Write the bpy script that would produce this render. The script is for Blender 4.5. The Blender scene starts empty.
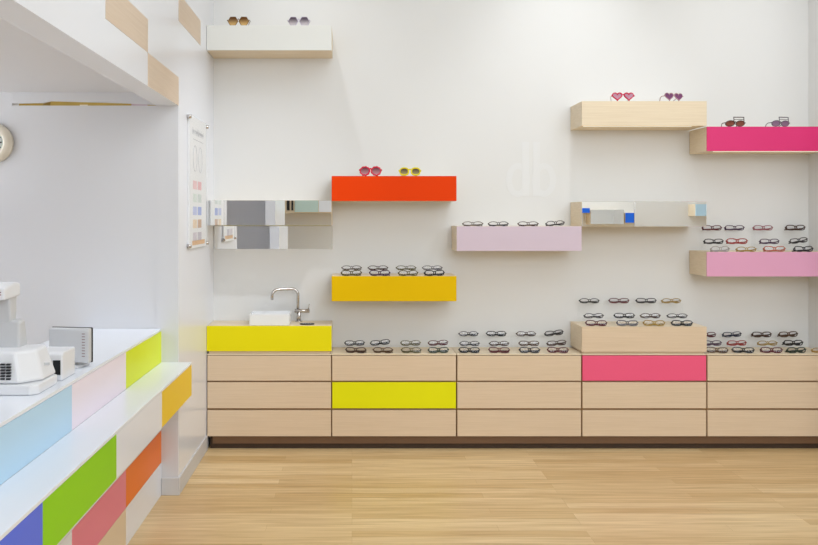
import bpy, bmesh, math, random
from mathutils import Vector, Matrix
random.seed(7)
S = bpy.context.scene
C = S.collection
PI = math.pi
F = 792.0; VX = 352.0; VY = 216.5; H = 1.68
YB = 6.0; YF = 5.7; YP = 4.78
XL = -1.047; XR = 3.458
def PX(p, Y): return (p-VX)*Y/F
def PZ(p, Y): return H-(p-VY)*Y/F

# ------------------------------------------------------------ materials
def lin(c):
    c /= 255.0
    return c/12.92 if c <= .04045 else ((c+.055)/1.055)**2.4
def rgb(r, g, b, k=1.0): return (min(lin(r)*k, .93), min(lin(g)*k, .93), min(lin(b)*k, .93), 1)
def mat(name, col, rough=.5, metal=0, noise=0, nscale=20, coat=0, spec=.5):
    m = bpy.data.materials.new(name); m.use_nodes = True
    nt = m.node_tree; b = nt.nodes['Principled BSDF']
    b.inputs['Base Color'].default_value = col
    b.inputs['Roughness'].default_value = rough
    b.inputs['Metallic'].default_value = metal
    b.inputs['Coat Weight'].default_value = coat
    b.inputs['Specular IOR Level'].default_value = spec
    if noise:
        tc = nt.nodes.new('ShaderNodeTexCoord'); n = nt.nodes.new('ShaderNodeTexNoise')
        n.inputs['Scale'].default_value = nscale; n.inputs['Detail'].default_value = 4
        mx = nt.nodes.new('ShaderNodeMix'); mx.data_type = 'RGBA'
        mx.inputs[6].default_value = tuple(c*(1-noise) for c in col[:3])+(1,)
        mx.inputs[7].default_value = tuple(min(1, c*(1+noise)) for c in col[:3])+(1,)
        nt.links.new(tc.outputs['Object'], n.inputs['Vector'])
        nt.links.new(n.outputs['Fac'], mx.inputs[0]); nt.links.new(mx.outputs[2], b.inputs['Base Color'])
    return m
def wood(name, c1, c2, rough=.45, scale=(1.5, 12, 60)):
    m = bpy.data.materials.new(name); m.use_nodes = True
    nt = m.node_tree; b = nt.nodes['Principled BSDF']; b.inputs['Roughness'].default_value = rough
    tc = nt.nodes.new('ShaderNodeTexCoord'); mp = nt.nodes.new('ShaderNodeMapping')
    mp.inputs['Scale'].default_value = scale
    n = nt.nodes.new('ShaderNodeTexNoise'); n.inputs['Scale'].default_value = 1.5; n.inputs['Detail'].default_value = 6
    n.inputs['Roughness'].default_value = .6; n.inputs['Distortion'].default_value = .4
    r = nt.nodes.new('ShaderNodeValToRGB'); r.color_ramp.elements[0].position = .3; r.color_ramp.elements[1].position = .7
    r.color_ramp.elements[0].color = c1; r.color_ramp.elements[1].color = c2
    nt.links.new(tc.outputs['Object'], mp.inputs['Vector']); nt.links.new(mp.outputs[0], n.inputs['Vector'])
    nt.links.new(n.outputs['Fac'], r.inputs[0]); nt.links.new(r.outputs[0], b.inputs['Base Color'])
    return m
def clear(name, tint=(1, 1, 1, 1), gl=.06, rough=.02):
    m = bpy.data.materials.new(name); m.use_nodes = True
    nt = m.node_tree; nt.nodes.clear()
    o = nt.nodes.new('ShaderNodeOutputMaterial'); t = nt.nodes.new('ShaderNodeBsdfTransparent')
    g = nt.nodes.new('ShaderNodeBsdfGlossy'); mx = nt.nodes.new('ShaderNodeMixShader')
    t.inputs[0].default_value = tint; g.inputs['Roughness'].default_value = rough; mx.inputs[0].default_value = gl
    nt.links.new(t.outputs[0], mx.inputs[1]); nt.links.new(g.outputs[0], mx.inputs[2]); nt.links.new(mx.outputs[0], o.inputs[0])
    return m
def tinted(name, top, bot, h):
    """gradient tinted sunglass lens, dark on top"""
    m = clear(name, gl=.05); nt = m.node_tree
    tc = nt.nodes.new('ShaderNodeTexCoord'); sp = nt.nodes.new('ShaderNodeSeparateXYZ')
    mr = nt.nodes.new('ShaderNodeMapRange'); mr.inputs['From Max'].default_value = h
    r = nt.nodes.new('ShaderNodeValToRGB'); r.color_ramp.elements[0].color = bot; r.color_ramp.elements[1].color = top
    r.color_ramp.elements[0].position = .15; r.color_ramp.elements[1].position = .85
    t = [n for n in nt.nodes if n.type == 'BSDF_TRANSPARENT'][0]
    g = [n for n in nt.nodes if n.type == 'MIX_SHADER'][0]
    # half dyed plastic, half see-through
    d = nt.nodes.new('ShaderNodeBsdfDiffuse'); m2 = nt.nodes.new('ShaderNodeMixShader'); m2.inputs[0].default_value = .6
    nt.links.new(tc.outputs['Object'], sp.inputs[0]); nt.links.new(sp.outputs['Z'], mr.inputs['Value'])
    nt.links.new(mr.outputs[0], r.inputs[0]); nt.links.new(r.outputs[0], t.inputs[0]); nt.links.new(r.outputs[0], d.inputs[0])
    nt.links.new(t.outputs[0], m2.inputs[1]); nt.links.new(d.outputs[0], m2.inputs[2]); nt.links.new(m2.outputs[0], g.inputs[1])
    return m
K = 1.22
M = {}
M['wall'] = mat('wall_paint', (.785, .78, .775, 1), .55, noise=.012, nscale=1.2)
M['gloss_wall'] = mat('glossy_white_laminate', (.82, .835, .89, 1), .22)
M['wall_grey'] = mat('grey_wall_paint', (.68, .675, .695, 1), .6, noise=.01, nscale=1)
M['ceil'] = mat('ceiling_paint', (.8, .8, .78, 1), .8)
M['white'] = mat('white_laminate', (.84, .86, .92, 1), .25)
M['white_front'] = mat('warm_white_laminate', (.80, .80, .77, 1), .3)
M['base'] = mat('grey_baseboard', (.60, .585, .58, 1), .5)
M['blond'] = wood('blond_maple_veneer', rgb(212, 194, 166, 1.15), rgb(222, 206, 180, 1.15), scale=(2, 10, 70))
M['drawer'] = wood('maple_drawer_front', rgb(203, 180, 152, 1.17), rgb(212, 190, 164, 1.17), scale=(2, 10, 80))
M['tile_wood'] = wood('maple_wall_tile', rgb(214, 192, 168, 1.0), rgb(222, 202, 180, 1.0), scale=(10, 2, 70))
M['orange'] = mat('orange_laminate', rgb(236, 66, 0, .98), .5, spec=.1)
M['yellow'] = mat('golden_yellow_laminate', rgb(230, 188, 0, 1.03), .5, spec=.1)
M['mauve'] = mat('pale_mauve_laminate', rgb(208, 190, 204, 1.05), .35)
M['hotpink'] = mat('hot_pink_laminate', rgb(222, 50, 118, 1.0), .4, spec=.3)
M['ltpink'] = mat('light_pink_laminate', rgb(218, 158, 188, 1.08), .4, spec=.3)
M['rose'] = mat('rose_laminate', rgb(222, 84, 120, 1.22), .45, spec=.3)
M['lemon'] = mat('lemon_laminate', rgb(212, 210, 0, 1.25), .45, spec=.25)
M['sulphur'] = mat('sulphur_yellow_laminate', rgb(216, 204, 0, 1.25), .45, spec=.25)
M['lime'] = mat('lime_laminate', rgb(214, 226, 0, 1.12), .35, spec=.25)
M['palepink'] = mat('pale_pink_laminate', rgb(230, 218, 228, 1.15), .3)
M['blue'] = mat('pale_blue_laminate', rgb(176, 208, 230, 1.15), .3)
M['amber'] = mat('amber_laminate', rgb(226, 188, 0, 1.2), .35, spec=.25)
M['green'] = mat('green_laminate', rgb(130, 192, 0, 1.25), .35, spec=.25)
M['indigo'] = mat('indigo_laminate', rgb(74, 98, 204, 1.3), .35, spec=.3)
M['rust'] = mat('burnt_orange_laminate', rgb(226, 108, 8, 1.3), .35, spec=.25)
M['rose2'] = mat('dusty_rose_laminate', rgb(214, 110, 136, 1.3), .28)
M['beige'] = mat('beige_laminate', rgb(214, 194, 166, 1.15), .3)
M['dark'] = mat('shadow_gap_brown', rgb(160, 124, 84), .6)
M['black'] = mat('black_plastic', (.012, .012, .014, 1), .35)
M['gapdark'] = mat('plinth_gap_shade', rgb(66, 48, 34), .7)  # shade under the cabinets put into a dark brown colour
M['toe'] = mat('brown_plinth_board', rgb(112, 82, 58), .5, noise=.06, nscale=30)
M['mirror'] = mat('mirror_glass', (.94, .95, .95, 1), .0, metal=1)
M['chrome'] = mat('brushed_chrome', (.55, .52, .50, 1), .18, metal=1)
M['ceramic'] = mat('white_ceramic', (.87, .87, .88, 1), .15)
M['plastic'] = mat('off_white_plastic', rgb(222, 222, 225, 1.1), .4)
M['plastic2'] = mat('light_grey_plastic', rgb(196, 196, 198, 1.1), .4)
M['acrylic'] = clear('clear_acrylic', (.993, .995, .995, 1), .018)
M['lens'] = clear('clear_lens', (.97, .965, .97, 1), .012, .08)
M['led'] = bpy.data.materials.new('warm_led'); M['led'].use_nodes = True
_b = M['led'].node_tree.nodes['Principled BSDF']; _b.inputs['Emission Color'].default_value = (1, .86, .62, 1); _b.inputs['Emission Strength'].default_value = .9
M['paper'] = mat('poster_paper', (.84, .84, .85, 1), .5)
M['inkgrey'] = mat('grey_ink', (.42, .42, .46, 1), .6)
M['letter_white'] = mat('wall_letter_white', (.80, .80, .805, 1), .5)
M['cardboard'] = mat('cardboard', rgb(172, 146, 72), .8, noise=.15, nscale=9)
M['cardboard2'] = mat('lilac_carton', rgb(196, 176, 190), .8)
M['cream'] = mat('cream_plastic', rgb(222, 214, 198, 1.15), .4)
M['clockface'] = mat('clock_face', rgb(222, 232, 228, 1.1), .5)
M['electric'] = mat('electric_blue_laminate', rgb(10, 100, 240, 1.2), .35)
M['aqua'] = mat('pale_aqua_glass', rgb(190, 212, 206, 1.1), .2)

def floor_mat():
    m = bpy.data.materials.new('maple_plank_floor'); m.use_nodes = True
    nt = m.node_tree; b = nt.nodes['Principled BSDF']; L = nt.links.new
    tc = nt.nodes.new('ShaderNodeTexCoord')
    br = nt.nodes.new('ShaderNodeTexBrick'); br.offset = .37; br.offset_frequency = 3; br.squash = 1
    br.inputs['Scale'].default_value = 1; br.inputs['Brick Width'].default_value = 1.25; br.inputs['Row Height'].default_value = .083
    br.inputs['Mortar Size'].default_value = .0006; br.inputs['Mortar Smooth'].default_value = .3
    br.inputs['Color1'].default_value = rgb(210, 176, 124); br.inputs['Color2'].default_value = rgb(234, 206, 160)
    br.inputs['Mortar'].default_value = rgb(186, 150, 100)
    mp = nt.nodes.new('ShaderNodeMapping'); mp.inputs['Scale'].default_value = (1.6, 34, 1)
    n = nt.nodes.new('ShaderNodeTexNoise'); n.inputs['Scale'].default_value = 1.3; n.inputs['Detail'].default_value = 7; n.inputs['Distortion'].default_value = .6
    r = nt.nodes.new('ShaderNodeValToRGB'); r.color_ramp.elements[0].position = .3; r.color_ramp.elements[1].position = .66
    r.color_ramp.elements[0].color = (.72, .66, .58, 1); r.color_ramp.elements[1].color = (1, 1, 1, 1)
    mx = nt.nodes.new('ShaderNodeMix'); mx.data_type = 'RGBA'; mx.blend_type = 'MULTIPLY'; mx.inputs[0].default_value = .85
    L(tc.outputs['Object'], br.inputs['Vector']); L(tc.outputs['Object'], mp.inputs['Vector']); L(mp.outputs[0], n.inputs['Vector'])
    L(n.outputs['Fac'], r.inputs[0]); L(br.outputs['Color'], mx.inputs[6]); L(r.outputs[0], mx.inputs[7]); L(mx.outputs[2], b.inputs['Base Color'])
    b.inputs['Roughness'].default_value = .34
    return m
M['floor'] = floor_mat()

# ------------------------------------------------------------ mesh helpers
class MB:
    def __init__(s): s.b = bmesh.new(); s.mi = 0
    def box(s, x0, x1, y0, y1, z0, z1, bev=0, seg=1, rot=None, mi=0):
        n0 = set(s.b.faces)
        r = bmesh.ops.create_cube(s.b, size=1)
        vs = r['verts']
        for v in vs:
            v.co = Vector((x0+(v.co.x+.5)*(x1-x0), y0+(v.co.y+.5)*(y1-y0), z0+(v.co.z+.5)*(z1-z0)))
        if bev:
            es = list({e for v in vs for e in v.link_edges})
            bmesh.ops.bevel(s.b, geom=es, offset=bev, segments=seg, affect='EDGES', profile=.5)
        nf = [f for f in s.b.faces if f not in n0]
        for f in nf: f.material_index = mi
        if rot is not None:
            vv = {v for f in nf for v in f.verts}
            for v in vv: v.co = rot @ v.co
        return s
    def prism(s, pts, axis, a, b, bev=0, mi=0):
        """polygon pts (u,v) extruded along axis from a to b; axis 'x': (u,v)=(y,z); 'y': (x,z); 'z': (x,y)"""
        def P(u, v, w): return {'x': (w, u, v), 'y': (u, w, v), 'z': (u, v, w)}[axis]
        A = [s.b.verts.new(P(u, v, a)) for u, v in pts]; B = [s.b.verts.new(P(u, v, b)) for u, v in pts]
        fs = [s.b.faces.new(A), s.b.faces.new(B[::-1])]
        n = len(pts)
        for i in range(n): fs.append(s.b.faces.new((A[i], B[i], B[(i+1) % n], A[(i+1) % n])))
        bmesh.ops.recalc_face_normals(s.b, faces=fs)
        if bev:
            es = list({e for f in fs for e in f.edges})
            bmesh.ops.bevel(s.b, geom=es, offset=bev, segments=2, affect='EDGES', profile=.5)
        for f in fs:
            if f.is_valid: f.material_index = mi
        return s
    def tube(s, pts, r, n=8, closed=False, ry=None, mi=0):
        pts = [Vector(p) for p in pts]; N = len(pts); rings = []
        up0 = None
        for i, p in enumerate(pts):
            if closed: t = pts[(i+1) % N]-pts[i-1]
            else: t = pts[min(i+1, N-1)]-pts[max(i-1, 0)]
            t.normalize()
            if up0 is None:
                up0 = Vector((0, 1, 0)) if abs(t.y) < .9 else Vector((0, 0, 1))
            u = (up0-t*up0.dot(t)).normalized(); up0 = u; w = t.cross(u)
            rr = r[i] if isinstance(r, (list, tuple)) else r
            r2 = (ry if ry else rr)
            rings.append([s.b.verts.new(p+u*math.cos(2*PI*k/n)*r2+w*math.sin(2*PI*k/n)*rr) for k in range(n)])
        fs = []
        for i in range(N if closed else N-1):
            a, b = rings[i], rings[(i+1) % N]
            for k in range(n): fs.append(s.b.faces.new((a[k], a[(k+1) % n], b[(k+1) % n], b[k])))
        if not closed: fs += [s.b.faces.new(rings[0][::-1]), s.b.faces.new(rings[-1])]
        bmesh.ops.recalc_face_normals(s.b, faces=fs)
        for f in fs: f.material_index = mi; f.smooth = True
        return s
    def cyl(s, p0, p1, r, n=20, mi=0): return s.tube([p0, p1], r, n, mi=mi)
    def build(s, name, m, parent=None):
        me = bpy.data.meshes.new(name); s.b.to_mesh(me); s.b.free()
        for x in (m if isinstance(m, (list, tuple)) else [m]): me.materials.append(x)
        o = bpy.data.objects.new(name, me); C.objects.link(o)
        if parent: o.parent = parent; o.matrix_parent_inverse = Matrix.Translation(-Vector(parent.location)) if parent.get('_abs') else Matrix()
        return o
def tag(o, label, cat, group=None):
    o['label'] = label; o['category'] = cat
    if group: o['group'] = group
    return o
def thing(name, label, cat, loc, rz=0, group=None):
    """Empty at the base of a thing; children are modelled in the thing's own coordinates"""
    o = bpy.data.objects.new(name, None); C.objects.link(o); o.location = loc; o.rotation_euler = (0, 0, rz)
    o.empty_display_size = .1
    return tag(o, label, cat, group)
def struct(o): o['kind'] = 'structure'; return o
def bx(name, m, x0, x1, y0, y1, z0, z1, parent=None, bev=0, seg=1):
    return MB().box(x0, x1, y0, y1, z0, z1, bev, seg).build(name, m, parent)

# ------------------------------------------------------------ the room
CZ = 4.8
struct(bx('floor', M['floor'], -4.2, 7.3, -3.2, 6.2, -.1, 0))
struct(bx('wall_rear_left', M['wall'], -4.3, -4.2, -3.14, -.6, 0, CZ))
struct(bx('ceiling', M['ceil'], -4.3, 7.3, -3.2, 6.2, CZ, CZ+.1))
struct(bx('wall_back', M['wall'], XL-.14, XR+.14, YB, YB+.14, 0, CZ))
struct(bx('wall_right', M['wall'], XR, XR+.14, 5.0, YB, 0, CZ))
struct(bx('wall_side', M['wall'], XR+.14, 7.3, 5.0, 5.14, 0, CZ))
struct(bx('wall_far', M['wall'], 7.2, 7.3, -3.0, 5.0, 0, CZ))
struct(bx('wall_front', M['wall'], -4.2, 7.3, -3.14, -3.0, 0, CZ))
# left wall with the reception opening below a header; maple tiles are set into its face
ZH = 2.349; XH = XL-.135
w = MB()
w.box(XH, XL, YP, YB, 0, CZ)
w.box(XH, XL, -.95, .6, 0, CZ)
w.box(XH, XL, .6, YP, ZH, CZ)
wl = struct(w.build('wall_left', M['gloss_wall']))
def walltile(y0, y1, z0, z1):
    return bx('wall_tile', M['tile_wood'], XL, XL+.0015, y0, y1, z0, z1, wl)
walltile(3.363, 4.06, 2.521, 2.690)
walltile(4.06, YP, ZH, 2.520)
walltile(YP, 5.47, 2.862, 3.031)
walltile(3.363, 2.66, 2.862, 3.031)
walltile(1.96, 2.66, 2.521, 2.690)
# partition behind the counter, stopping short of the reception ceiling
w = MB()
w.box(PX(12, YP), XH, YP, YP+.1, 0, PZ(105.6, YP))
w.box(-4.1, PX(12, YP), YP, YP+.1, 0, 2.5)
struct(w.build('wall_partition', M['wall_grey']))
# exposed end of the left wall is painted like the partition
struct(bx('trim_1', M['wall_grey'], XH, XL-.001, YP-.003, YP, 0, ZH))
struct(bx('ceiling_reception', M['wall_grey'], -4.1, XH, -.6, YP+.001, 2.43, 2.55))
struct(bx('ceiling_storage', M['wall_grey'], -4.1, XH, YP, 5.6, 2.95, 3.0))
struct(bx('trim_3', M['wall_grey'], -4.1, XH, YP+.001, YP+.03, 2.43, 2.95))
_q = [(12.1, 105.4), (12.3, 103.3), (43, 102.7), (50.5, 100.9), (100, 102.3), (131, 103.3), (159.6, 104.9), (160.2, 105.4)]
_q = [(PX(a, YP), PZ(c, YP)) for a, c in _q]
struct(MB().prism([(_q[0][0], 2.43)]+_q+[(_q[-1][0], 2.43)], 'y', YP+.001, YP+.02).build('trim_2', M['wall_grey']))
struct(bx('wall_reception_left', M['wall_grey'], -4.2, -4.1, -.6, 5.6, 0, 3.0))
struct(bx('wall_reception_front', M['wall_grey'], -4.1, XH, -.7, -.6, 0, 2.55))
struct(bx('wall_reception_back', M['wall_grey'], -4.1, XH, 5.5, 5.6, 0, 2.95))
struct(bx('baseboard_left', M['base'], XL, XL+.008, YP-.011, 5.7, 0, .105, bev=.002))
struct(bx('baseboard_partition', M['base'], -1.148, XL, YP-.011, YP-.003, 0, .105, bev=.002))

# ------------------------------------------------------------ wall cabinets
U = .9006
def ux(i): return XL-.001+U*i if i else XL+.0005
def rz_(p): return PZ(p, YF)
ZT = rz_(354)            # top of the low cabinets
desc = ['beneath the sink at the left wall', 'second from the left wall with lemon yellow middle drawer',
        'in plain maple, left of the one with the rose drawer', 'fourth from the left wall with rose pink top drawer', 'at the right edge, right of the rose drawer']
rows = [(355.4, 380.7), (382.4, 408.3), (410.4, 436.3)]
for i in range(5):
    t = thing('drawer_cabinet', 'low maple drawer cabinet '+desc[i], 'cabinet', (ux(i)+U/2, (YF+YB)/2, .117), 0, 'low drawer cabinets along the back wall')
    W = U/2-.0015; zt = ZT-.117
    b = MB()
    b.box(-W, W, -.13, .1495, 0, zt-.014)
    b.build('carcass', M['dark'], t)
    bx('top_board', M['blond'], -W, W, -.15, .1495, zt-.008, zt, t, bev=.001)
    for k, (a, c) in enumerate(rows):
        mm = M['drawer']
        if i == 1 and k == 1: mm = M['lemon']
        if i == 3 and k == 0: mm = M['rose']
        d = bx('drawer', mm, -W+.004, W-.004, -.15, -.1305, rz_(c)-.117, rz_(a)-.117-(.002 if k == 0 else 0), t, bev=.001)
        if mm is M['lemon']: d['label'] = 'lemon yellow drawer front'
        if mm is M['rose']: d['label'] = 'rose pink drawer front'
t = thing('cabinet_plinth', 'recessed brown plinth board running under all the low cabinets', 'plinth', (XL, YF+.022, 0))
bx('kick_board', M['toe'], .04, XR-XL-.01, .0, .018, .04, .1165, t)
bx('gap_shade_strip', M['gapdark'], .02, XR-XL-.01, .019, .2, 0, .1165, t)  # dark strip standing in for the shade beneath the kick board

def box_thing(name, label, cat, i, p0, p1, front, group=None, gap=False, x0=None):
    """box one unit wide in bay i between picture rows p0 (top) and p1 (bottom)"""
    z1, z0 = rz_(p0), rz_(p1)
    t = thing(name, label, cat, (ux(i)+U/2, (YF+YB)/2, z0 if not gap else ZT), 0, group)
    h = z1-z0; g = (z0-ZT) if gap else 0; W = U/2-.001
    if gap:
        bx('spacer', M['drawer'], -W+.012, W-.012, -.135, .1495, .0003, g, t)
    b = MB(); b.box(-W, W, -.1385, .1495, g, g+h, bev=.0008); b.build('body', M['blond'], t)
    f = bx('front_panel', front, -W, W, -.15, -.139, g, g+h, t, bev=.0008)
    return t, g, h
WS = 'floating box shelves on the back wall'
box_thing('wall_shelf', 'white-fronted floating box shelf high up beside the left wall', 'shelf', 0, 25.3, 50.2, M['white_front'], WS)
box_thing('wall_shelf', 'bright orange floating box shelf', 'shelf', 1, 176, 201, M['orange'], WS)
box_thing('wall_shelf', 'golden yellow floating box shelf holding two rows of eyeglasses', 'shelf', 1, 276.2, 301.2, M['yellow'], WS)
box_thing('wall_shelf', 'pale mauve floating box shelf holding one row of four eyeglasses', 'shelf', 2, 226.3, 251, M['mauve'], WS)
t, g, h = box_thing('wall_shelf', 'plain blond maple floating box shelf with heart sunglasses on top', 'shelf', 3, 101.1, 125.8, M['blond'], WS)
bx('light_strip', M['led'], -U/2+.02, U/2-.1, -.125, -.11, -.003, 0, t)
t, g, h = box_thing('wall_shelf', 'hot pink floating box shelf at the right edge', 'shelf', 4, 126.6, 151, M['hotpink'], WS)
bx('light_strip', M['led'], -U/2+.06, U/2-.05, -.125, -.11, -.003, 0, t)
box_thing('wall_shelf', 'light pink floating box shelf holding three rows of eyeglasses', 'shelf', 4, 252, 276.5, M['ltpink'], WS)
MS = 'mirror-fronted floating boxes'
# mirror-fronted boxes: two mirror panes side by side
def mirror_box(label, i, p0, p1, panes, yaw):
    z1, z0 = rz_(p0), rz_(p1)
    t = thing('mirror_box', label, 'mirror', (ux(i)+U/2, (YF+YB)/2, z0), 0, MS)
    h = z1-z0; W = U/2-.001
    b = MB(); b.box(-W, W, -.1385, .1495, 0, h, bev=.0008); b.build('body', M['blond'], t)
    for (a, c), yw in zip(panes, yaw):
        cx = -W+(a+c)/2*2*W; hw = (c-a)*W-.001
        m = bx('mirror_pane', M['mirror'], -hw, hw, -.004, .002, .0, h, t, bev=.0008)
        m.location = (cx, -.1455, 0); m.rotation_euler = (0, 0, yw)
    return t
mirror_box('mirror-fronted floating box beside the left wall, left of the orange shelf', 0, 200.4, 225.4, [(0, 1)], [0])
mirror_box('mirror-fronted floating box with blond side, right of the mauve shelf', 3, 201.6, 226.6, [(0, .42), (.42, 1)], [0, .006])
z1, z0 = PZ(225.6, YB), PZ(249, YB)
tag(bx('wall_mirror', M['mirror'], XL+.004, XL+.9, YB-.006, YB, z0, z1-.003, bev=.001),
    'flat frameless mirror on the wall directly beneath the left mirror box', 'mirror')

# box cabinets standing on the low cabinets
tb, gs, hs = box_thing('sink_cabinet', 'sulphur yellow fronted box cabinet carrying the white basin', 'cabinet', 0, 326, 351.2, M['sulphur'], gap=True)
box_thing('box_cabinet', 'plain maple box standing on the cabinet with the rose drawer', 'cabinet', 3, 326.8, 351.9, M['drawer'], gap=True)
ZS = rz_(326); ZS4 = rz_(326.8)
# basin
bx0, bx1 = PX(249.2, 5.72), PX(289.3, 5.72)
t = thing('wash_basin', 'small square white basin standing on the yellow-fronted sink cabinet', 'basin', ((bx0+bx1)/2, 5.82, ZS))
W = (bx1-bx0)/2; b = MB()
hh = .083
outer = [(-W, -.1), (W, -.1), (W, .1), (-W, .1)]
bm = b.b
def ring(s, z): return [bm.verts.new((x*s if abs(s) <= 1 else x, y*s, z)) for x, y in outer]
r0 = ring(1, .0005); r1 = ring(1, hh); r2 = ring(.93, hh); r3 = ring(.86, .02)
fs = [bm.faces.new(r0[::-1]), bm.faces.new(r3)]
for A, B in ((r0, r1), (r1, r2), (r2, r3)):
    for k in range(4): fs.append(bm.faces.new((A[k], A[(k+1) % 4], B[(k+1) % 4], B[k])))
bmesh.ops.recalc_face_normals(bm, faces=fs)
bmesh.ops.bevel(bm, geom=list(bm.edges), offset=.004, segments=2, affect='EDGES')
b.build('bowl', M['ceramic'], t)
MB().cyl((0, 0, .0201), (0, 0, .023), .018).build('drain', M['chrome'], t)
# tap
ty = 5.93
tx = PX(298, ty)
t = thing('tap', 'tall square-necked chrome mixer tap behind the white basin', 'tap', (tx, ty, ZS))
za = PZ(288.8, ty)-ZS; xl = PX(273, ty)-tx; ra = .012
pts = [(0, 0, .09), (0, 0, za-.045)]
for k in range(1, 7):
    a = k*PI/12; pts.append((-.045+.045*math.cos(a), 0, za-.045+.045*math.sin(a)))
pts.append((xl+.045, -.05, za))
for k in range(1, 7):
    a = k*PI/12; pts.append((xl+.045-.045*math.sin(a), -.05-.02*math.sin(a), za-.045+.045*math.cos(a)))
pts.append((xl, -.07, za-.075))
MB().tube(pts, .0105, 14).build('spout', M['chrome'], t)
b = MB(); b.cyl((0.006, 0, .0005), (.006, 0, .008), .026); b.cyl((.006, 0, .008), (.006, 0, .075), .015)
b.build('base', M['chrome'], t)
b = MB(); b.cyl((-.025, 0, .082), (.086, 0, .082), .0145); b.build('mixer_body', M['chrome'], t)
b = MB(); b.cyl((.078, 0, .094), (.084, 0, .135), .004, 10); b.build('lever', M['chrome'], t)
# flat dark dish
b = MB()
dx = PX(307, 5.78)
t = thing('soap_dish', 'small flat dark oval dish beside the basin near the counter edge', 'dish', (dx, 5.78, ZS))
b.tube([(math.cos(a)*.05, math.sin(a)*.028, .0045) for a in [k*PI/12 for k in range(24)]], .004, 8, closed=True)
b.prism([(math.cos(k*PI/12)*.05, math.sin(k*PI/12)*.028) for k in range(24)], 'z', .0008, .004)
b.build('dish', M['black'], t)
b = MB()
for k in range(-3, 4): b.box(k*.012-.002, k*.012+.002, -.02, .02, .0041, .0065)
b.build('grate', M['plastic2'], t)

# ------------------------------------------------------------ eyeglasses
def ell(w, h, n=22, p=2.0, fn=None):
    o = []
    for k in range(n):
        a = 2*PI*k/n+PI/2
        c, s_ = math.cos(a), math.sin(a)
        x = math.copysign(abs(c)**(2/p), c)*w/2; z = math.copysign(abs(s_)**(2/p), s_)*h/2
        o.append((x, z))
    return o
def out_rect(w, h, sgn):  # soft rectangle, slightly narrower at the bottom outside
    return [(x*(1+.06*z/h), z+(.0015*x/w*sgn)) for x, z in ell(w, h, 24, 3.0)]
def out_oval(w, h, sgn): return ell(w, h, 22, 2.3)
def out_cat(w, h, sgn): return [(x, z+max(0, x*sgn)/w*.008*(1 if z > 0 else .2)) for x, z in ell(w, h, 24, 2.6)]
def out_round(w, h, sgn): return ell(w, h, 22, 2.0)
def out_hex(w, h, sgn):
    P = [(w/2*math.cos(k*PI/3), h/2/.866*math.sin(k*PI/3)) for k in range(6)]; o = []
    for k in range(6):
        a, b_ = P[k], P[(k+1) % 6]
        for j in range(4): f = j/4; o.append((a[0]+(b_[0]-a[0])*f, a[1]+(b_[1]-a[1])*f))
    return o
def out_heart(w, h, sgn):
    o = []
    for k in range(30):
        a = 2*PI*k/30
        x = 16*math.sin(a)**3; z = 13*math.cos(a)-5*math.cos(2*a)-2*math.cos(3*a)-math.cos(4*a)
        o.append((x/32*w, (z+2.5)/29*h))
    return o
def out_scallop(w, h, sgn): return [(x*(1+.05*math.cos(9*math.atan2(z, x))), z*(1+.05*math.cos(9*math.atan2(z, x)))) for x, z in ell(w, h, 54, 2)]

frame_mats = {}
def fmat(nm):
    cols = dict(black=(26, 24, 26), charcoal=(58, 54, 58), brown=(78, 50, 36), taupe=(112, 98, 88), olive=(104, 96, 52), gold=(186, 152, 70),
                maroon=(104, 34, 44), red=(176, 46, 40), rose=(176, 104, 112), plum=(84, 54, 84), pink=(200, 128, 140), grey=(120, 116, 120),
                navy=(40, 50, 76), tortoise=(96, 66, 36), crystal=(190, 182, 178), amber=(196, 150, 60), coral=(206, 120, 96), green=(56, 70, 54))
    if nm not in frame_mats: frame_mats[nm] = mat(nm+'_spectacle_frame', rgb(*cols[nm], .75), .42, spec=.3, noise=.2 if nm == 'tortoise' else 0, nscale=120)
    return frame_mats[nm]
def rim_parts(t, outline, lw, lh, br, rr, fm, lm, lean, zc, ry=None, extra=None):
    """front of a pair of glasses: both rims, bridge, lenses. Built in the thing's coordinates, facing -Y"""
    sl, cl = math.sin(lean), math.cos(lean)
    def Q(x, z, y=0): return (x, y*cl+z*sl, z*cl-y*sl)
    f = MB(); cx = (lw+br)/2
    for sg in (-1, 1):
        o = outline(lw, lh, sg)
        f.tube([Q(sg*cx+x, zc+z, .004*((sg*x/lw)+.5)**2) for x, z in o], rr, 6, closed=True, ry=ry)
        l = MB()
        k = (lw-rr)/lw
        A = [l.b.verts.new(Q(sg*cx+x*k, zc+z*k, -.0006)) for x, z in o]; B = [l.b.verts.new(Q(sg*cx+x*k, zc+z*k, .0008)) for x, z in o]
        fs = [l.b.faces.new(A), l.b.faces.new(B[::-1])]
        for i in range(len(A)): fs.append(l.b.faces.new((A[i], B[i], B[(i+1) % len(A)], A[(i+1) % len(A)])))
        bmesh.ops.recalc_face_normals(l.b, faces=fs)
        l.build('lens', lm, t)
    zb = zc+lh*.2
    f.tube([Q(-br/2-rr*.5, zb-.002), Q(-br/4, zb+.004), Q(0, zb+.0055), Q(br/4, zb+.004), Q(br/2+rr*.5, zb-.002)], rr*.95, 6)
    for sg in (-1, 1):  # hinge lugs
        f.tube([Q(sg*(cx+lw/2-.001), zc+lh*.12, 0), Q(sg*(cx+lw/2+.004), zc+lh*.12, .001), Q(sg*(cx+lw/2+.005), zc+lh*.12, .006)], rr*1.15, 6)
    if extra: extra(f, Q, cx, zc)
    f.build('frame', fm, t)
    return Q, cx+lw/2+.005, zc+lh*.12
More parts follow.
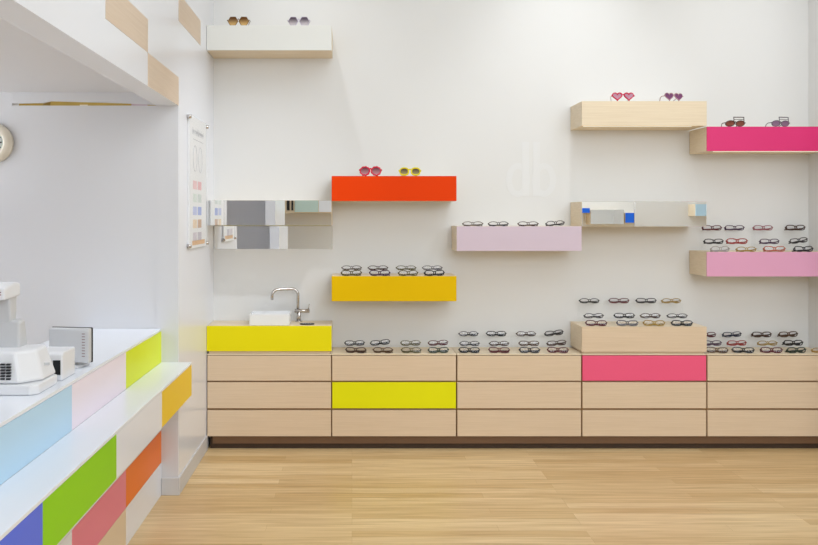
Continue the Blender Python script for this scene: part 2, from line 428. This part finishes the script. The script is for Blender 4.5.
def make_folded(outline, lw, lh, colour, rr=.0023, spread=0.0):
    t = bpy.data.objects.new('eyeglasses', None); C.objects.link(t); t.empty_display_size = .03
    br = .012; lean = math.radians(14)
    zc = lh/2+rr
    Q, hx, hz = rim_parts(t, outline, lw, lh, br, rr, fmat(colour), M['lens'], lean, zc)
    for sg in (-1, 1):
        yb = .011 if sg < 0 else .018
        h0 = Vector(Q(sg*hx, hz, .007))
        lo = .0062 if sg < 0 else .0092
        pts = [h0, (sg*(hx-.001), h0.y+yb*.6, h0.z-.004), (sg*(hx-.010), h0.y+yb, lo+.004), (sg*(hx-.03), h0.y+yb+.002+spread, lo+.0008), (0, h0.y+yb+.004+spread*2, lo),
               (-sg*(hx-.03), h0.y+yb+.006+spread*2.6, .0046), (-sg*(hx-(.002 if sg < 0 else .012)), h0.y+yb+.006+spread*3, .0030)]
        MB().tube(pts, [rr*1.2, rr*1.25, rr*1.4, rr*1.4, rr*1.4, rr*1.3, rr*1.1], 6).build('temple', fmat(colour), t)
    return t
proto = {}
def glasses(style, colour, x, y, z, yaw, roll, label, group):
    key = (style, colour)
    if key not in proto:
        a = dict(rect=(out_rect, .063, .034, .0030), oval=(out_oval, .063, .033, .0026), cat=(out_cat, .063, .034, .0028), bold=(out_rect, .063, .036, .0036),
                 slim=(out_oval, .063, .031, .0025), round=(out_oval, .062, .037, .0029), low=(out_cat, .064, .036, .0034))[style]
        t = make_folded(a[0], a[1], a[2], colour, a[3], .004 if style in ('low', 'bold') else 0)
        proto[key] = t
    else:
        s = proto[key]; t = s.copy(); C.objects.link(t)
        for ch in s.children:
            c = ch.copy(); c.parent = t; C.objects.link(c)
    t.location = (x, y, z+.0003); t.rotation_euler = (0, roll, yaw)
    if abs(roll) > 0: t.location.z += abs(math.sin(roll))*.064
    tag(t, label, 'eyeglasses', group)
    return t

YFR, YM, YR = 5.745, 5.835, 5.93
ordn = {4: ['leftmost', 'second from left', 'third from left', 'rightmost'],
        5: ['leftmost', 'second from left', 'third from left', 'fourth from left', 'rightmost']}
word = dict(black='black', charcoal='charcoal', brown='brown', taupe='taupe', olive='olive', gold='gold', maroon='maroon', red='red', rose='rosy',
            plum='plum', pink='pink', grey='grey', navy='navy', tortoise='tortoiseshell', crystal='clear', amber='amber', coral='coral', green='green')
def riser(x0, x1, yc, zs, zt, label, group):
    """clear acrylic bridge standing on the surface zs with its top at zt"""
    t = thing('acrylic_riser', label, 'riser', ((x0+x1)/2, yc, zs), 0, group)
    W = (x1-x0)/2; hh = zt-zs; T = .003
    bx('top_plate', M['acrylic'], -W, W, -.025, .035, hh-T, hh, t)
    for xx in (-W, W-T, -T/2): bx('leg', M['acrylic'], xx, xx+T, -.025, .035, .0003, hh-T, t)
def row(where, rowname, Y, base, zsurf, items, group):
    """items: (centre px, style, colour, yaw deg, roll deg)"""
    n = len(items)
    if base is not None:
        zt = PZ(base, Y)
        a = PX(items[0][0], Y)-.078; b_ = PX(items[-1][0], Y)+.078
        b_ = min(b_, XR-.004)
        riser(a, b_, Y, zsurf, zt, 'clear acrylic riser under the %s on the %s' % (rowname, where), 'clear risers under the eyeglasses')
    else: zt = zsurf
    for k, it in enumerate(items):
        px, st, co, yaw, roll = it
        nm = '%s in the %s on the %s' % (ordn[n][k], rowname, where)
        glasses(st, co, PX(px, Y), Y-(.0 if base is None else .01), zt, math.radians(yaw), math.radians(roll),
                '%s-framed eyeglasses, %s' % (word[co], nm), group)
g1 = 'eyeglasses on the golden yellow shelf'
zy = rz_(276.2)
row('yellow shelf', 'back row', YM, 270.2, zy, [(351.6, 'slim', 'taupe', 0, 0), (378, 'slim', 'brown', 2, 0), (406, 'slim', 'olive', -3, 0), (432.3, 'slim', 'grey', 0, 0)], g1)
row('yellow shelf', 'front row', YFR-.02, None, zy, [(351.6, 'low', 'olive', 8, 0), (379.6, 'low', 'plum', -5, 0), (408.5, 'round', 'olive', 9, 0), (434.8, 'low', 'black', 10, 0)], g1)
zm = rz_(226.3)
row('mauve shelf', 'single row', YFR-.02, None, zm, [(473, 'slim', 'taupe', 0, 0), (498.7, 'slim', 'charcoal', 3, 0), (528.3, 'slim', 'brown', -3, 0), (556, 'oval', 'charcoal', 14, -3)], 'eyeglasses on the mauve shelf')
w2 = 'cabinet with lemon drawer'
g2 = 'eyeglasses on the cabinet with the lemon drawer'
row(w2, 'back row', YM, 345.6, ZT, [(354.7, 'rect', 'charcoal', 4, 0), (380.6, 'rect', 'black', 10, -4), (410.7, 'rect', 'olive', 4, 0), (438.3, 'rect', 'maroon', 5, -1.5)], g2)
row(w2, 'front row', YFR-.01, None, ZT, [(355.6, 'low', 'brown', -8, 0), (382.8, 'round', 'tortoise', -6, 0), (411.2, 'round', 'olive', -3, 0), (438.7, 'low', 'green', 4, 0)], g2)
w3 = 'cabinet left of rose drawer'
g3 = 'eyeglasses on the plain maple cabinet'
row(w3, 'back row', YR, 336.2, ZT, [(468.6, 'oval', 'charcoal', 3, 0), (496.2, 'rect', 'black', -3, 0), (526.1, 'oval', 'brown', 0, 0), (554.4, 'rect', 'charcoal', 10, -5)], g3)
row(w3, 'middle row', YM, 346, ZT, [(469.6, 'oval', 'charcoal', 0, 0), (499.2, 'oval', 'brown', 3, 0), (528.9, 'rect', 'tortoise', -2, 0), (556.9, 'rect', 'brown', 8, -3)], g3)
row(w3, 'front row', YFR-.01, None, ZT, [(469.3, 'low', 'black', -6, 0), (499.1, 'low', 'maroon', -9, 0), (529.7, 'bold', 'charcoal', -5, 0), (558, 'low', 'maroon', -10, 0)], g3)
w4 = 'maple box cabinet'
g4 = 'eyeglasses on the maple box cabinet'
row(w4, 'back row', YR, 303.2, ZS4, [(589.2, 'oval', 'black', -3, 0), (618.9, 'rect', 'maroon', -4, 0), (646, 'rect', 'charcoal', -5, 0), (671.4, 'oval', 'gold', 4, 0)], g4)
row(w4, 'middle row', YM, 318.2, ZS4, [(593.9, 'oval', 'charcoal', 4, 0), (624.2, 'rect', 'black', -5, 0), (650.4, 'oval', 'brown', 0, 0), (677.2, 'slim', 'charcoal', -2, 0)], g4)
row(w4, 'front row', YFR-.01, None, ZS4, [(596.5, 'low', 'maroon', -8, 0), (627.6, 'low', 'grey', -9, 0), (654.4, 'low', 'gold', -9, 0), (682.4, 'bold', 'black', -6, 0)], g4)
w5 = 'cabinet right of rose drawer'
g5 = 'eyeglasses on the cabinet at the right edge'
row(w5, 'back row', YR, 337.2, ZT, [(706.5, 'rect', 'maroon', 5, 0), (732.2, 'rect', 'navy', 6, -2), (761.8, 'bold', 'brown', 3, 0), (788.4, 'bold', 'tortoise', 5, -1.5)], g5)
row(w5, 'middle row', YM, 345.6, ZT, [(711.5, 'rect', 'plum', 0, 0), (737, 'rect', 'red', 6, 0), (767.5, 'oval', 'gold', 2, 0), (793.3, 'bold', 'black', 4, 0)], g5)
row(w5, 'front row', YFR-.01, None, ZT, [(717, 'low', 'tortoise', -16, 0), (743.6, 'low', 'black', -12, 0), (772, 'low', 'maroon', -8, 0), (797.4, 'bold', 'green', 8, 0), (823, 'oval', 'amber', -6, 0)], g5)
zp = rz_(252)
w6 = 'light pink shelf'
g6 = 'eyeglasses on the light pink shelf'
row(w6, 'back row', YR, 230.4, zp, [(712, 'rect', 'maroon', 2, 0), (734.6, 'rect', 'plum', 2, 0), (763, 'rect', 'rose', 2, 0), (795.5, 'bold', 'brown', 2, 0)], g6)
row(w6, 'middle row', YM, 244, zp, [(713.8, 'rect', 'black', 4, 0), (736.8, 'bold', 'red', -6, 0), (769.5, 'rect', 'plum', 4, 0), (799, 'rect', 'charcoal', 10, -6)], g6)
row(w6, 'front row', YFR-.02, None, zp, [(721, 'round', 'crystal', 8, 0), (747, 'oval', 'gold', 2, 0), (775, 'low', 'coral', -6, 0), (804.5, 'low', 'charcoal', 8, 0)], g6)

# ------------------------------------------------------------ sunglasses, standing with open temples
def sun(outline, lw, lh, br, rr, fm, lm, px, zs, yaw, label, group, Y=5.714, lean=6, extra=None, th=None):
    t = thing('sunglasses', label, 'sunglasses', (PX(px, Y), Y, zs+.0003), math.radians(yaw), group)
    Q, hx, hz = rim_parts(t, outline, lw, lh, br, rr, fm, lm, math.radians(lean), lh/2+rr*1.15, extra=extra)
    for sg in (-1, 1):
        h0 = Vector(Q(sg*hx, hz, .006)); b0 = h0.y
        MB().tube([h0, (sg*(hx+.0), b0+.03, hz+.0), (sg*(hx-.012), b0+.06, hz*.8), (sg*(hx-.020), b0+.075, hz*.45), (sg*(hx-.026), b0+.085, .004)],
                  rr*.8 if rr < .004 else .0028, 6).build('temple', th or fm, t)
    return t
zw = rz_(25.3); zo = rz_(176); zb = rz_(101.1); zk = rz_(126.6)
amb = tinted('amber_lens', rgb(120, 72, 16), rgb(236, 200, 130), .06)
lil = tinted('lilac_grey_lens', rgb(104, 90, 108), rgb(232, 224, 228), .06)
red = tinted('rose_gradient_lens', rgb(128, 40, 66), rgb(226, 170, 176), .07)
plm = tinted('plum_gradient_lens', rgb(58, 28, 52), rgb(206, 190, 120), .065)
hrt = tinted('pale_pink_lens', rgb(214, 160, 184), rgb(224, 176, 196), .06)
hrp = tinted('purple_lens', rgb(142, 84, 132), rgb(160, 100, 146), .06)
brn = tinted('brown_lens', rgb(140, 74, 56), rgb(160, 90, 70), .05)
mve = tinted('mauve_lens', rgb(150, 116, 148), rgb(170, 136, 164), .05)
sun(out_hex, .073, .062, .006, .0026, mat('dark_gold_metal', rgb(110, 78, 30), .3, metal=.4), amb, 238.3, zw, 0, 'hexagonal sunglasses with amber lenses on the high white shelf', 'sunglasses on the white shelf')
sun(out_hex, .072, .062, .008, .0024, mat('lilac_frame', rgb(186, 176, 200), .3), lil, 298.7, zw, 0, 'lilac sunglasses with grey gradient lenses on the high white shelf', 'sunglasses on the white shelf')
sun(out_scallop, .066, .060, .014, .0062, mat('crimson_frame', rgb(208, 30, 64), .25), red, 370.5, zo, 0, 'round scalloped crimson sunglasses on the orange shelf', 'sunglasses on the orange shelf')
sun(out_oval, .062, .052, .020, .0062, mat('bright_yellow_frame', rgb(232, 216, 20), .25), plm, 410, zo, 0, 'oval bright yellow sunglasses on the orange shelf', 'sunglasses on the orange shelf')
sun(out_heart, .067, .056, .016, .0050, mat('cherry_frame', rgb(196, 24, 66), .25), hrt, 623.3, zb, 0, 'heart-shaped cherry red sunglasses with pale pink lenses on the blond shelf', 'heart sunglasses on the blond shelf', th=M['plastic2'])
sun(out_heart, .068, .056, .010, .0034, mat('dusty_mauve_frame', rgb(170, 130, 136), .3), hrp, 674.3, zb, 15, 'heart-shaped dusty purple sunglasses turned sideways on the blond shelf', 'heart sunglasses on the blond shelf')
def note_extra(f, Q, cx, zc):
    for sg in (-1, 1):
        xs = sg*cx+.029
        f.tube([Q(xs, zc, 0), Q(xs, zc+.046, 0)], .0028, 6)
    x0, x1 = -cx+.029, cx+.029
    f.tube([Q(x0-.002, zc+.046), Q(x1+.002, zc+.046)], .0034, 6)
    f.tube([Q(x0, zc+.030), Q(x1, zc+.030)], .0022, 6)
def note(fm, lm, px, label, yaw):
    return sun(lambda w, h, s: [(x+z*.12, z+x*.07) for x, z in ell(w, h, 22, 2.0)], (.068), .041, .008, .0034, fm, lm, px, zk, yaw, label, 'music note sunglasses on the hot pink shelf', extra=note_extra)
note(mat('dark_brown_frame', rgb(66, 44, 40), .3), brn, 735.5, 'music note sunglasses with brown lenses on the hot pink shelf', 5)
note(mat('slate_frame', rgb(92, 84, 96), .3), mve, 781, 'music note sunglasses with mauve lenses on the hot pink shelf', 13)

# ------------------------------------------------------------ faint letter shapes, slightly whiter than the wall
t = thing('wall_lettering', 'faint white letters on the white wall above the mauve shelf', 'lettering', (PX(531, YB), YB, PZ(196, YB)))
s = 132.0
def letter(sg):
    b = MB()
    b.box(*sorted((sg*2/s, sg*9/s)), -.002, -.0003, 0, 54/s)
    cx, cz, ra, rb, wd = sg*13/s, 16/s, 12/s, 17/s, 6/s
    pts = []
    N = 24; V = b.b.verts
    A = []; Bv = []
    for k in range(N):
        a = 2*PI*k/N
        for (r1, r2, L) in ((ra, rb, A), (ra-wd, rb-wd, Bv)):
            L.append((cx+math.cos(a)*r1, cz+math.sin(a)*r2))
    for k in range(N):
        j = (k+1) % N
        b.prism([A[k], A[j], Bv[j], Bv[k]], 'y', -.0016, -.0003)
    return b.build('letter', M['letter_white'], t)
letter(-1); letter(1)

# ------------------------------------------------------------ poster on the left wall
y0, y1 = 4.995, 5.655; z0, z1 = 1.462, 2.345
t = thing('wall_poster', 'framed acrylic poster of colour swatches hanging on the left wall', 'poster', (XL, y0, z0))
bx('acrylic_sheet', M['acrylic'], .016, .020, 0, y1-y0, 0, z1-z0, t, bev=.001)
p = MB(); p.box(.0008, .0135, .045, y1-y0-.045, .012, z1-z0-.012, mi=0)
pr = p.build('print', M['paper'], t)
xs = .0138
ink = MB()
# heading and caption marks too small to read, drawn as strokes
random.seed(3)
yy = .14
while yy < .52:
    w_ = random.uniform(.008, .016); ink.box(.0135, xs, yy, yy+w_*.35, .755, .755+random.choice((.03, .03, .045))); ink.box(.0135, xs, yy, yy+w_, .755+random.choice((0, .013, .026)), .759+.026); yy += w_+.011
yy = .16
while yy < .5:
    w_ = random.uniform(.01, .03); ink.box(.0135, xs, yy, yy+w_, .722, .726); yy += w_+.009
for cy in (.22, .40):
    ink.tube([(xs, cy+.062*math.cos(k*PI/14), .60+.085*math.sin(k*PI/14)) for k in range(28)], .0016, 5, closed=True)
ink.build('printed_lines', M['inkgrey'], pr)
cols = [((226, 170, 172), (222, 150, 156)), ((204, 216, 208), (192, 204, 200)), ((160, 170, 222), (118, 138, 214)), ((224, 190, 150), (178, 130, 96)), ((196, 184, 196), (178, 170, 186))]
for k, (a, c) in enumerate(cols):
    zc = .425-k*.085
    for cy, cc in ((.215, a), (.375, c)):
        m_ = mat('swatch_ink_%d' % (k*2+(cy > .3)), rgb(*[v+(232-v)*.35 for v in cc], 1.05), .5, noise=.25, nscale=40)
        sw = bx('colour_swatch', m_, .0135, xs, cy-.065, cy+.065, zc-.028, zc+.028, pr)
bx('orange_band', mat('peach_ink', rgb(226, 184, 140), .5), .0135, xs, .13, .56, .03, .06, pr)
for yy, zz in ((.03, .03), (y1-y0-.03, .03), (.03, z1-z0-.03), (y1-y0-.03, z1-z0-.03)):
    MB().cyl((.0005, yy, zz), (.028, yy, zz), .012, 16).build('standoff', M['chrome'], t)

# ------------------------------------------------------------ wall clock
cx, cz = PX(-6, YP), PZ(143, YP)
t = thing('wall_clock', 'round cream wall clock on the grey wall behind the counter, cut by the frame', 'clock', (cx, YP, cz))
b = MB(); R = .12
prof = [(.0, .0), (R, .0), (R, -.02), (R-.012, -.04), (R-.035, -.05), (R-.046, -.046), (R-.050, -.035), (0, -.035)]
rings = []
N = 48
for r, y in prof:
    rings.append([b.b.verts.new((max(r, .0005)*math.cos(2*PI*k/N), y-.0003, max(r, .0005)*math.sin(2*PI*k/N))) for k in range(N)])
fs = []
for A, B in zip(rings, rings[1:]):
    for k in range(N): f = b.b.faces.new((A[k], A[(k+1) % N], B[(k+1) % N], B[k])); f.smooth = True; fs.append(f)
bmesh.ops.recalc_face_normals(b.b, faces=fs)
b.build('casing', M['cream'], t)
MB().cyl((0, -.036, 0), (0, -.0375, 0), R-.051, 40).build('clock_face', M['clockface'], t)
b = MB()
for k in range(12):
    a = k*PI/6; r = .058; q = Matrix.Rotation(-a, 4, 'Y')
    b.box(-.004, .004, -.0395, -.0376, r-.006, r+.006, rot=q)
b.build('hour_marks', M['black'], t)
b = MB(); b.box(-.002, .002, -.0405, -.0396, -.01, .035, rot=Matrix.Rotation(1.0, 4, 'Y')); b.build('hour_hand', M['black'], t)
b = MB(); b.box(-.0015, .0015, -.042, -.041, -.01, .045, rot=Matrix.Rotation(-1.9, 4, 'Y')); b.build('minute_hand', M['black'], t)

# ------------------------------------------------------------ cartons stored behind the partition
zc_ = 2.0
tag(bx('storage_shelf', M['blond'], -2.3, XH-.01, 5.0, 5.45, 1.97, 2.0), 'storage shelf hidden behind the grey partition carrying the cartons', 'shelf')
def carton(px0, px1, py, m, label, Y=5.12, d=.3, py2=None):
    xa, xb = PX(px0, Y), PX(px1, Y); zt = PZ(py, Y); zt2 = PZ(py2 if py2 else py, Y)
    t = thing('storage_carton', label, 'box', ((xa+xb)/2, Y+d/2, zc_), 0, 'cartons seen over the partition')
    W = (xb-xa)/2
    MB().prism([(-W, .0003), (W, .0003), (W, zt2-zc_), (-W, zt-zc_)], 'y', -d/2, d/2).build('carton', m, t)
    bx('packing_tape', M['cream'], -W*.12, W*.12, -d/2-.0008, -d/2, .02, min(zt, zt2)-zc_-.05, t)
carton(12.5, 43, 98, M['cardboard'], 'low flat brown carton at the left of the slot over the partition', py2=99)
carton(50.5, 117, 97, M['cardboard'], 'tallest brown carton in the slot over the partition', py2=97)
carton(117.4, 131, 100, M['cardboard'], 'small brown carton between the tall one and the lilac one', py2=100.5)
carton(131.5, 147, 100.5, M['cardboard2'], 'lilac carton in the slot over the partition', py2=99)
carton(147.5, 159, 99, M['cardboard'], 'flattest brown carton at the right of the slot over the partition', py2=100)

# ------------------------------------------------------------ reception counter
XC = -1.15; XE = -.967; YN = .7; ye = YP-.0035; ZC = 1.004
t = thing('reception_counter', 'long white reception counter with a stepped ledge and coloured front panels', 'counter', (0, 0, 0))
bx('body', M['white'], -1.654, XC-.006, YN, ye, 0, ZC-.016, t)
ct = bx('countertop', M['white'], -1.654, XC-.0005, YN, ye, ZC-.015, ZC, t, bev=.001)
bx('ledge_body', M['white'], XC-.005, XE-.006, YN, ye, .604, .786, t)
bx('ledge_top', M['white'], XC-.0005, XE, YN, ye, .787, .801, t, bev=.001)
cuts = [ye, 4.03, 3.252, 2.476, 1.70, YN]
def panels(x, z0, z1, seq):
    for k in range(5):
        m_, nm = seq[k]
        a, c = cuts[k+1], cuts[k]
        o = bx('front_panel', M[m_], x-.0055, x, a+.0004, c-.0004, z0+.0004, z1-.0004, t)
        if nm: o['label'] = nm
wq = ('white', None)
panels(XC, .8015, ZC-.0155, [('lime', 'lime yellow front panel'), ('palepink', 'pale pink front panel'), ('blue', 'pale blue front panel'), wq, wq])
panels(XE, .604, .7865, [('amber', 'golden yellow ledge panel'), wq, ('green', 'bright green ledge panel'), ('indigo', 'indigo blue ledge panel'), wq])
panels(XC, .392, .603, [wq]*5)
panels(XC, .197, .391, [('rust', 'burnt orange lower panel'), ('rose2', 'dusty rose lower panel'), wq, ('green', None), wq])
panels(XC, .0, .196, [wq, ('beige', 'beige lower panel'), wq, wq, wq])

# ------------------------------------------------------------ equipment on the counter
t = thing('lens_meter', 'large off-white lens measuring instrument with a tall head on the counter', 'instrument', (-1.36, 3.10, ZC))
b = MB()   # base tray
b.prism([(-.20, -.115), (.145, -.115), (.171, -.09), (.17, .10), (.10, .13), (-.20, .13)], 'z', .0004, .04, bev=.006)
b.build('base', M['plastic'], t)
b = MB()   # main housing, bulging and chamfered
def frus(b, lo, hi, z0, z1, bev=.012):
    A = [b.b.verts.new((x, y, z0)) for x, y in lo]; B = [b.b.verts.new((x, y, z1)) for x, y in hi]
    fs = [b.b.faces.new(A[::-1]), b.b.faces.new(B)]; n = len(A)
    for i in range(n): fs.append(b.b.faces.new((A[i], A[(i+1) % n], B[(i+1) % n], B[i])))
    bmesh.ops.recalc_face_normals(b.b, faces=fs)
    bmesh.ops.bevel(b.b, geom=list({e for f in fs for e in f.edges}), offset=bev, segments=3, affect='EDGES', profile=.5)
frus(b, [(-.19, -.105), (.10, -.105), (.165, -.03), (.165, .11), (-.19, .12)], [(-.16, -.07), (.075, -.08), (.13, -.01), (.12, .11), (-.16, .11)], .041, .160)
hs_ = b.build('housing', M['plastic'], t)
b = MB()
for r in range(2):
    for k in range(6): b.box(.03+r*.022, .046+r*.022, -.1065, -.096, .058+k*.011, .064+k*.011)
b.build('vent', M['black'], hs_)
MB().box(.145, .168, .02, .026, .09, .10).build('button', M['plastic2'], hs_)
b = MB()   # leaning neck
b.prism([(.02, .150), (.11, .150), (.085, .265), (.03, .265)], 'x', -.16, .048, bev=.01)
b.prism([(.03, .25), (.085, .25), (.09, .36), (.02, .36)], 'x', -.16, .012, bev=.008)
b.build('neck', M['plastic2'], t)
b = MB(); b.prism([(-.05, .352), (.10, .357), (.10, .409), (.04, .417), (-.05, .399)], 'x', -.17, .022, bev=.008)
hd = b.build('head', M['plastic'], t)
b = MB()
for k in range(8): b.box(-.15+k*.021, -.138+k*.021, -.0515, -.049, .372, .376); b.box(-.15+k*.021, -.138+k*.021, -.0515, -.049, .381, .385)
b.build('grille', mat('dull_red_plastic', rgb(170, 130, 128), .6), hd)

t = thing('card_terminal', 'small white printer box with a black slot beside the instrument', 'printer', (-1.25, 3.33, ZC), 0)
b = MB(); b.prism([(-.075, .0004), (.075, .0004), (.075, .118), (-.06, .118), (-.075, .108)], 'x', -.055, .06, bev=.006)
b.build('housing', M['plastic'], t)
bx('display', M['black'], .022, .052, -.0775, -.0755, .025, .085, t)

t = thing('monitor', 'small grey monitor seen from behind at the edge of the counter', 'monitor', (-1.262, 3.56, ZC), math.radians(-8))
b = MB(); b.prism([(-.055, -.05), (.055, -.05), (.06, .06), (-.06, .06)], 'z', .0004, .012, bev=.003); b.build('stand', M['plastic2'], t)
MB().prism([(-.012, .011), (.03, .011), (.02, .06), (-.002, .06)], 'x', -.02, .02, bev=.003).build('neck', M['plastic2'], t)
b = MB(); b.box(-.10, .092, -.018, .014, .022, .175, bev=.006, seg=2); sh = b.build('shell', M['plastic2'], t)
b = MB()
for k in range(9): b.box(.060, .074, -.0192, -.0178, .05+k*.0125, .054+k*.0125)
b.build('vent', mat('vent_brown', rgb(150, 130, 130), .6), sh)
bx('screen_bezel', M['black'], -.102, .094, .0145, .022, .020, .177, t, bev=.003)

t = thing('document_tray', 'low white tray lying on the counter behind the instrument', 'tray', (-1.50, 3.50, ZC), .15)
b = MB(); b.box(-.11, .11, -.15, .15, .0005, .006, bev=.002); b.box(-.11, -.105, -.15, .15, .006, .04); b.box(.105, .11, -.15, .15, .006, .04); b.box(-.105, .105, .145, .15, .006, .04)
b.build('tray', M['plastic'], t)

# ------------------------------------------------------------ opposite side of the shop, seen only in the mirrors
RW = 'boxes on the wall opposite'
def rear_box(x0, x1, z0, z1, fr, label):
    t = thing('wall_shelf', label, 'shelf', ((x0+x1)/2, -2.85, z0), 0, RW)
    W = (x1-x0)/2
    bx('body', M['blond'], -W, W, -.1495, .138, 0, z1-z0, t)
    bx('front_panel', fr, -W, W, .1385, .15, 0, z1-z0, t)
rear_box(4.25, 4.84, 1.545, 1.80, M['mirror'], 'mirror-fronted box seen reflected in the right mirror box')
rear_box(4.87, 5.13, 1.57, 1.745, M['electric'], 'electric blue box seen reflected in the right mirror box')
rear_box(3.7, 4.235, 1.745, 1.83, M['electric'], 'second electric blue box on the wall opposite')
rear_box(6.24, 7.1, 1.69, 1.90, M['blue'], 'pale blue box with blond side seen reflected at the right of the mirror box')
t = thing('wall_cabinet', 'pale aqua wall cabinet seen reflected in the left mirror box', 'cabinet', (-.72, -2.85, 1.74))
bx('body', M['blond'], -.56, .6, -.1495, .138, 0, .5, t)
bx('door', M['aqua'], -.30, .12, .1385, .15, .02, .49, t); bx('door', M['white'], .13, .38, .1385, .15, .02, .49, t)
bx('side_column', M['black'], -.44, -.39, .1385, .15, .05, .49, t); bx('side_column', M['black'], -.36, -.325, .1385, .15, .05, .49, t)

# ------------------------------------------------------------ light
def area(name, loc, sx, sy, e, rot=(0, 0, 0), col=(1, 1, 1)):
    l = bpy.data.lights.new(name, 'AREA'); l.shape = 'RECTANGLE'; l.size = sx; l.size_y = sy; l.energy = e; l.color = col
    o = bpy.data.objects.new(name, l); C.objects.link(o); o.location = loc; o.rotation_euler = rot; return o
def spot(name, loc, tgt, e, ang=80, blend=.7, rad=.05, col=(.95, .975, 1)):
    l = bpy.data.lights.new(name, 'SPOT'); l.energy = e; l.spot_size = math.radians(ang); l.spot_blend = blend; l.shadow_soft_size = rad; l.color = col
    o = bpy.data.objects.new(name, l); C.objects.link(o); o.location = loc
    o.rotation_euler = (Vector(tgt)-Vector(loc)).to_track_quat('-Z', 'Y').to_euler(); return o
area('ceiling_fill_light', (2.1, 2.6, CZ-.03), 4.4, 3.6, 112, col=(.84, .93, 1))  # added soft overhead fill, not a known ceiling panel
area('front_fill_light', (3.2, -2.7, 3.3), 6.0, 1.8, 190, rot=(math.radians(68), 0, 0), col=(.84, .93, 1))  # added fill from behind the camera, not a real shop window
spot('track_or_fill_spot', (-.54, 5.2, 4.65), (-.3, 6.0, 1.4), 62, 66, 1, .022, (.93, .97, 1))
spot('track_or_fill_spot', (1.68, 5.08, 4.65), (1.5, 6.0, 1.2), 100, 64, 1, .022, (.93, .97, 1))
spot('track_or_fill_spot', (2.7, 5.0, 4.65), (3.2, 5.95, 1.2), 45, 66, 1, .022, (.95, .97, 1))
spot('track_or_fill_spot', (.3, 4.2, 4.15), (-.1, 4.6, 0), 75, 52, 1.0, col=(1, .95, .86))  # added spot to brighten the left part of the floor
spot('track_or_fill_spot', (.5, 3.6, 4.15), (-1.0, 3.3, .5), 36, 62, col=(.82, .91, 1))  # unseen fill spot brightening the counter front
spot('track_or_fill_spot', (1.2, 4.3, 4.15), (-1.05, 5.45, 1.4), 210, 44, 1, col=(.88, .93, 1))  # added spot to brighten the far end of the left wall
area('storage_fill_light', (-1.9, 4.88, 2.85), 1.4, .1, 6, rot=(math.radians(40), 0, 0), col=(1, .97, .9))  # added fill so the cartons show through the slot
area('rear_fill_light', (2.0, -1.6, CZ-.03), 7, 2, 130, col=(.86, .94, 1))  # added fill to brighten the rear wall in the mirrors
area('reception_fill_light', (-2.6, 2.6, 2.45), 1.6, 2.6, 60, col=(.88, .95, 1))  # added fill for the reception interior
area('reception_up_fill', (-3.6, 3.2, 1.7),   .6, 3.0, 100, rot=(PI, 0, 0), col=(.88, .95, 1))  # added upward fill for the reception ceiling, out of view
wd = bpy.data.worlds.new('World'); S.world = wd; wd.use_nodes = True
wd.node_tree.nodes['Background'].inputs[0].default_value = (.9, .95, 1, 1); wd.node_tree.nodes['Background'].inputs[1].default_value = .3

# ------------------------------------------------------------ camera
cd = bpy.data.cameras.new('camera'); cam = bpy.data.objects.new('camera', cd); C.objects.link(cam)
cam.location = (0, 0, H); cam.rotation_euler = (PI/2, 0, 0)
cd.sensor_width = 36; cd.lens = F/818*36; cd.shift_x = (409-VX)/818; cd.shift_y = (VY-272.5)/818
cd.clip_start = .05; cd.clip_end = 60
S.camera = cam
S.view_settings.view_transform = 'Standard'; S.view_settings.look = 'None'; S.view_settings.gamma = 1
S.view_settings.use_curve_mapping = False; S.view_settings.exposure = -0.36
S.cycles.use_denoising = True
S.cycles.max_bounces = 10; S.cycles.transparent_max_bounces = 24
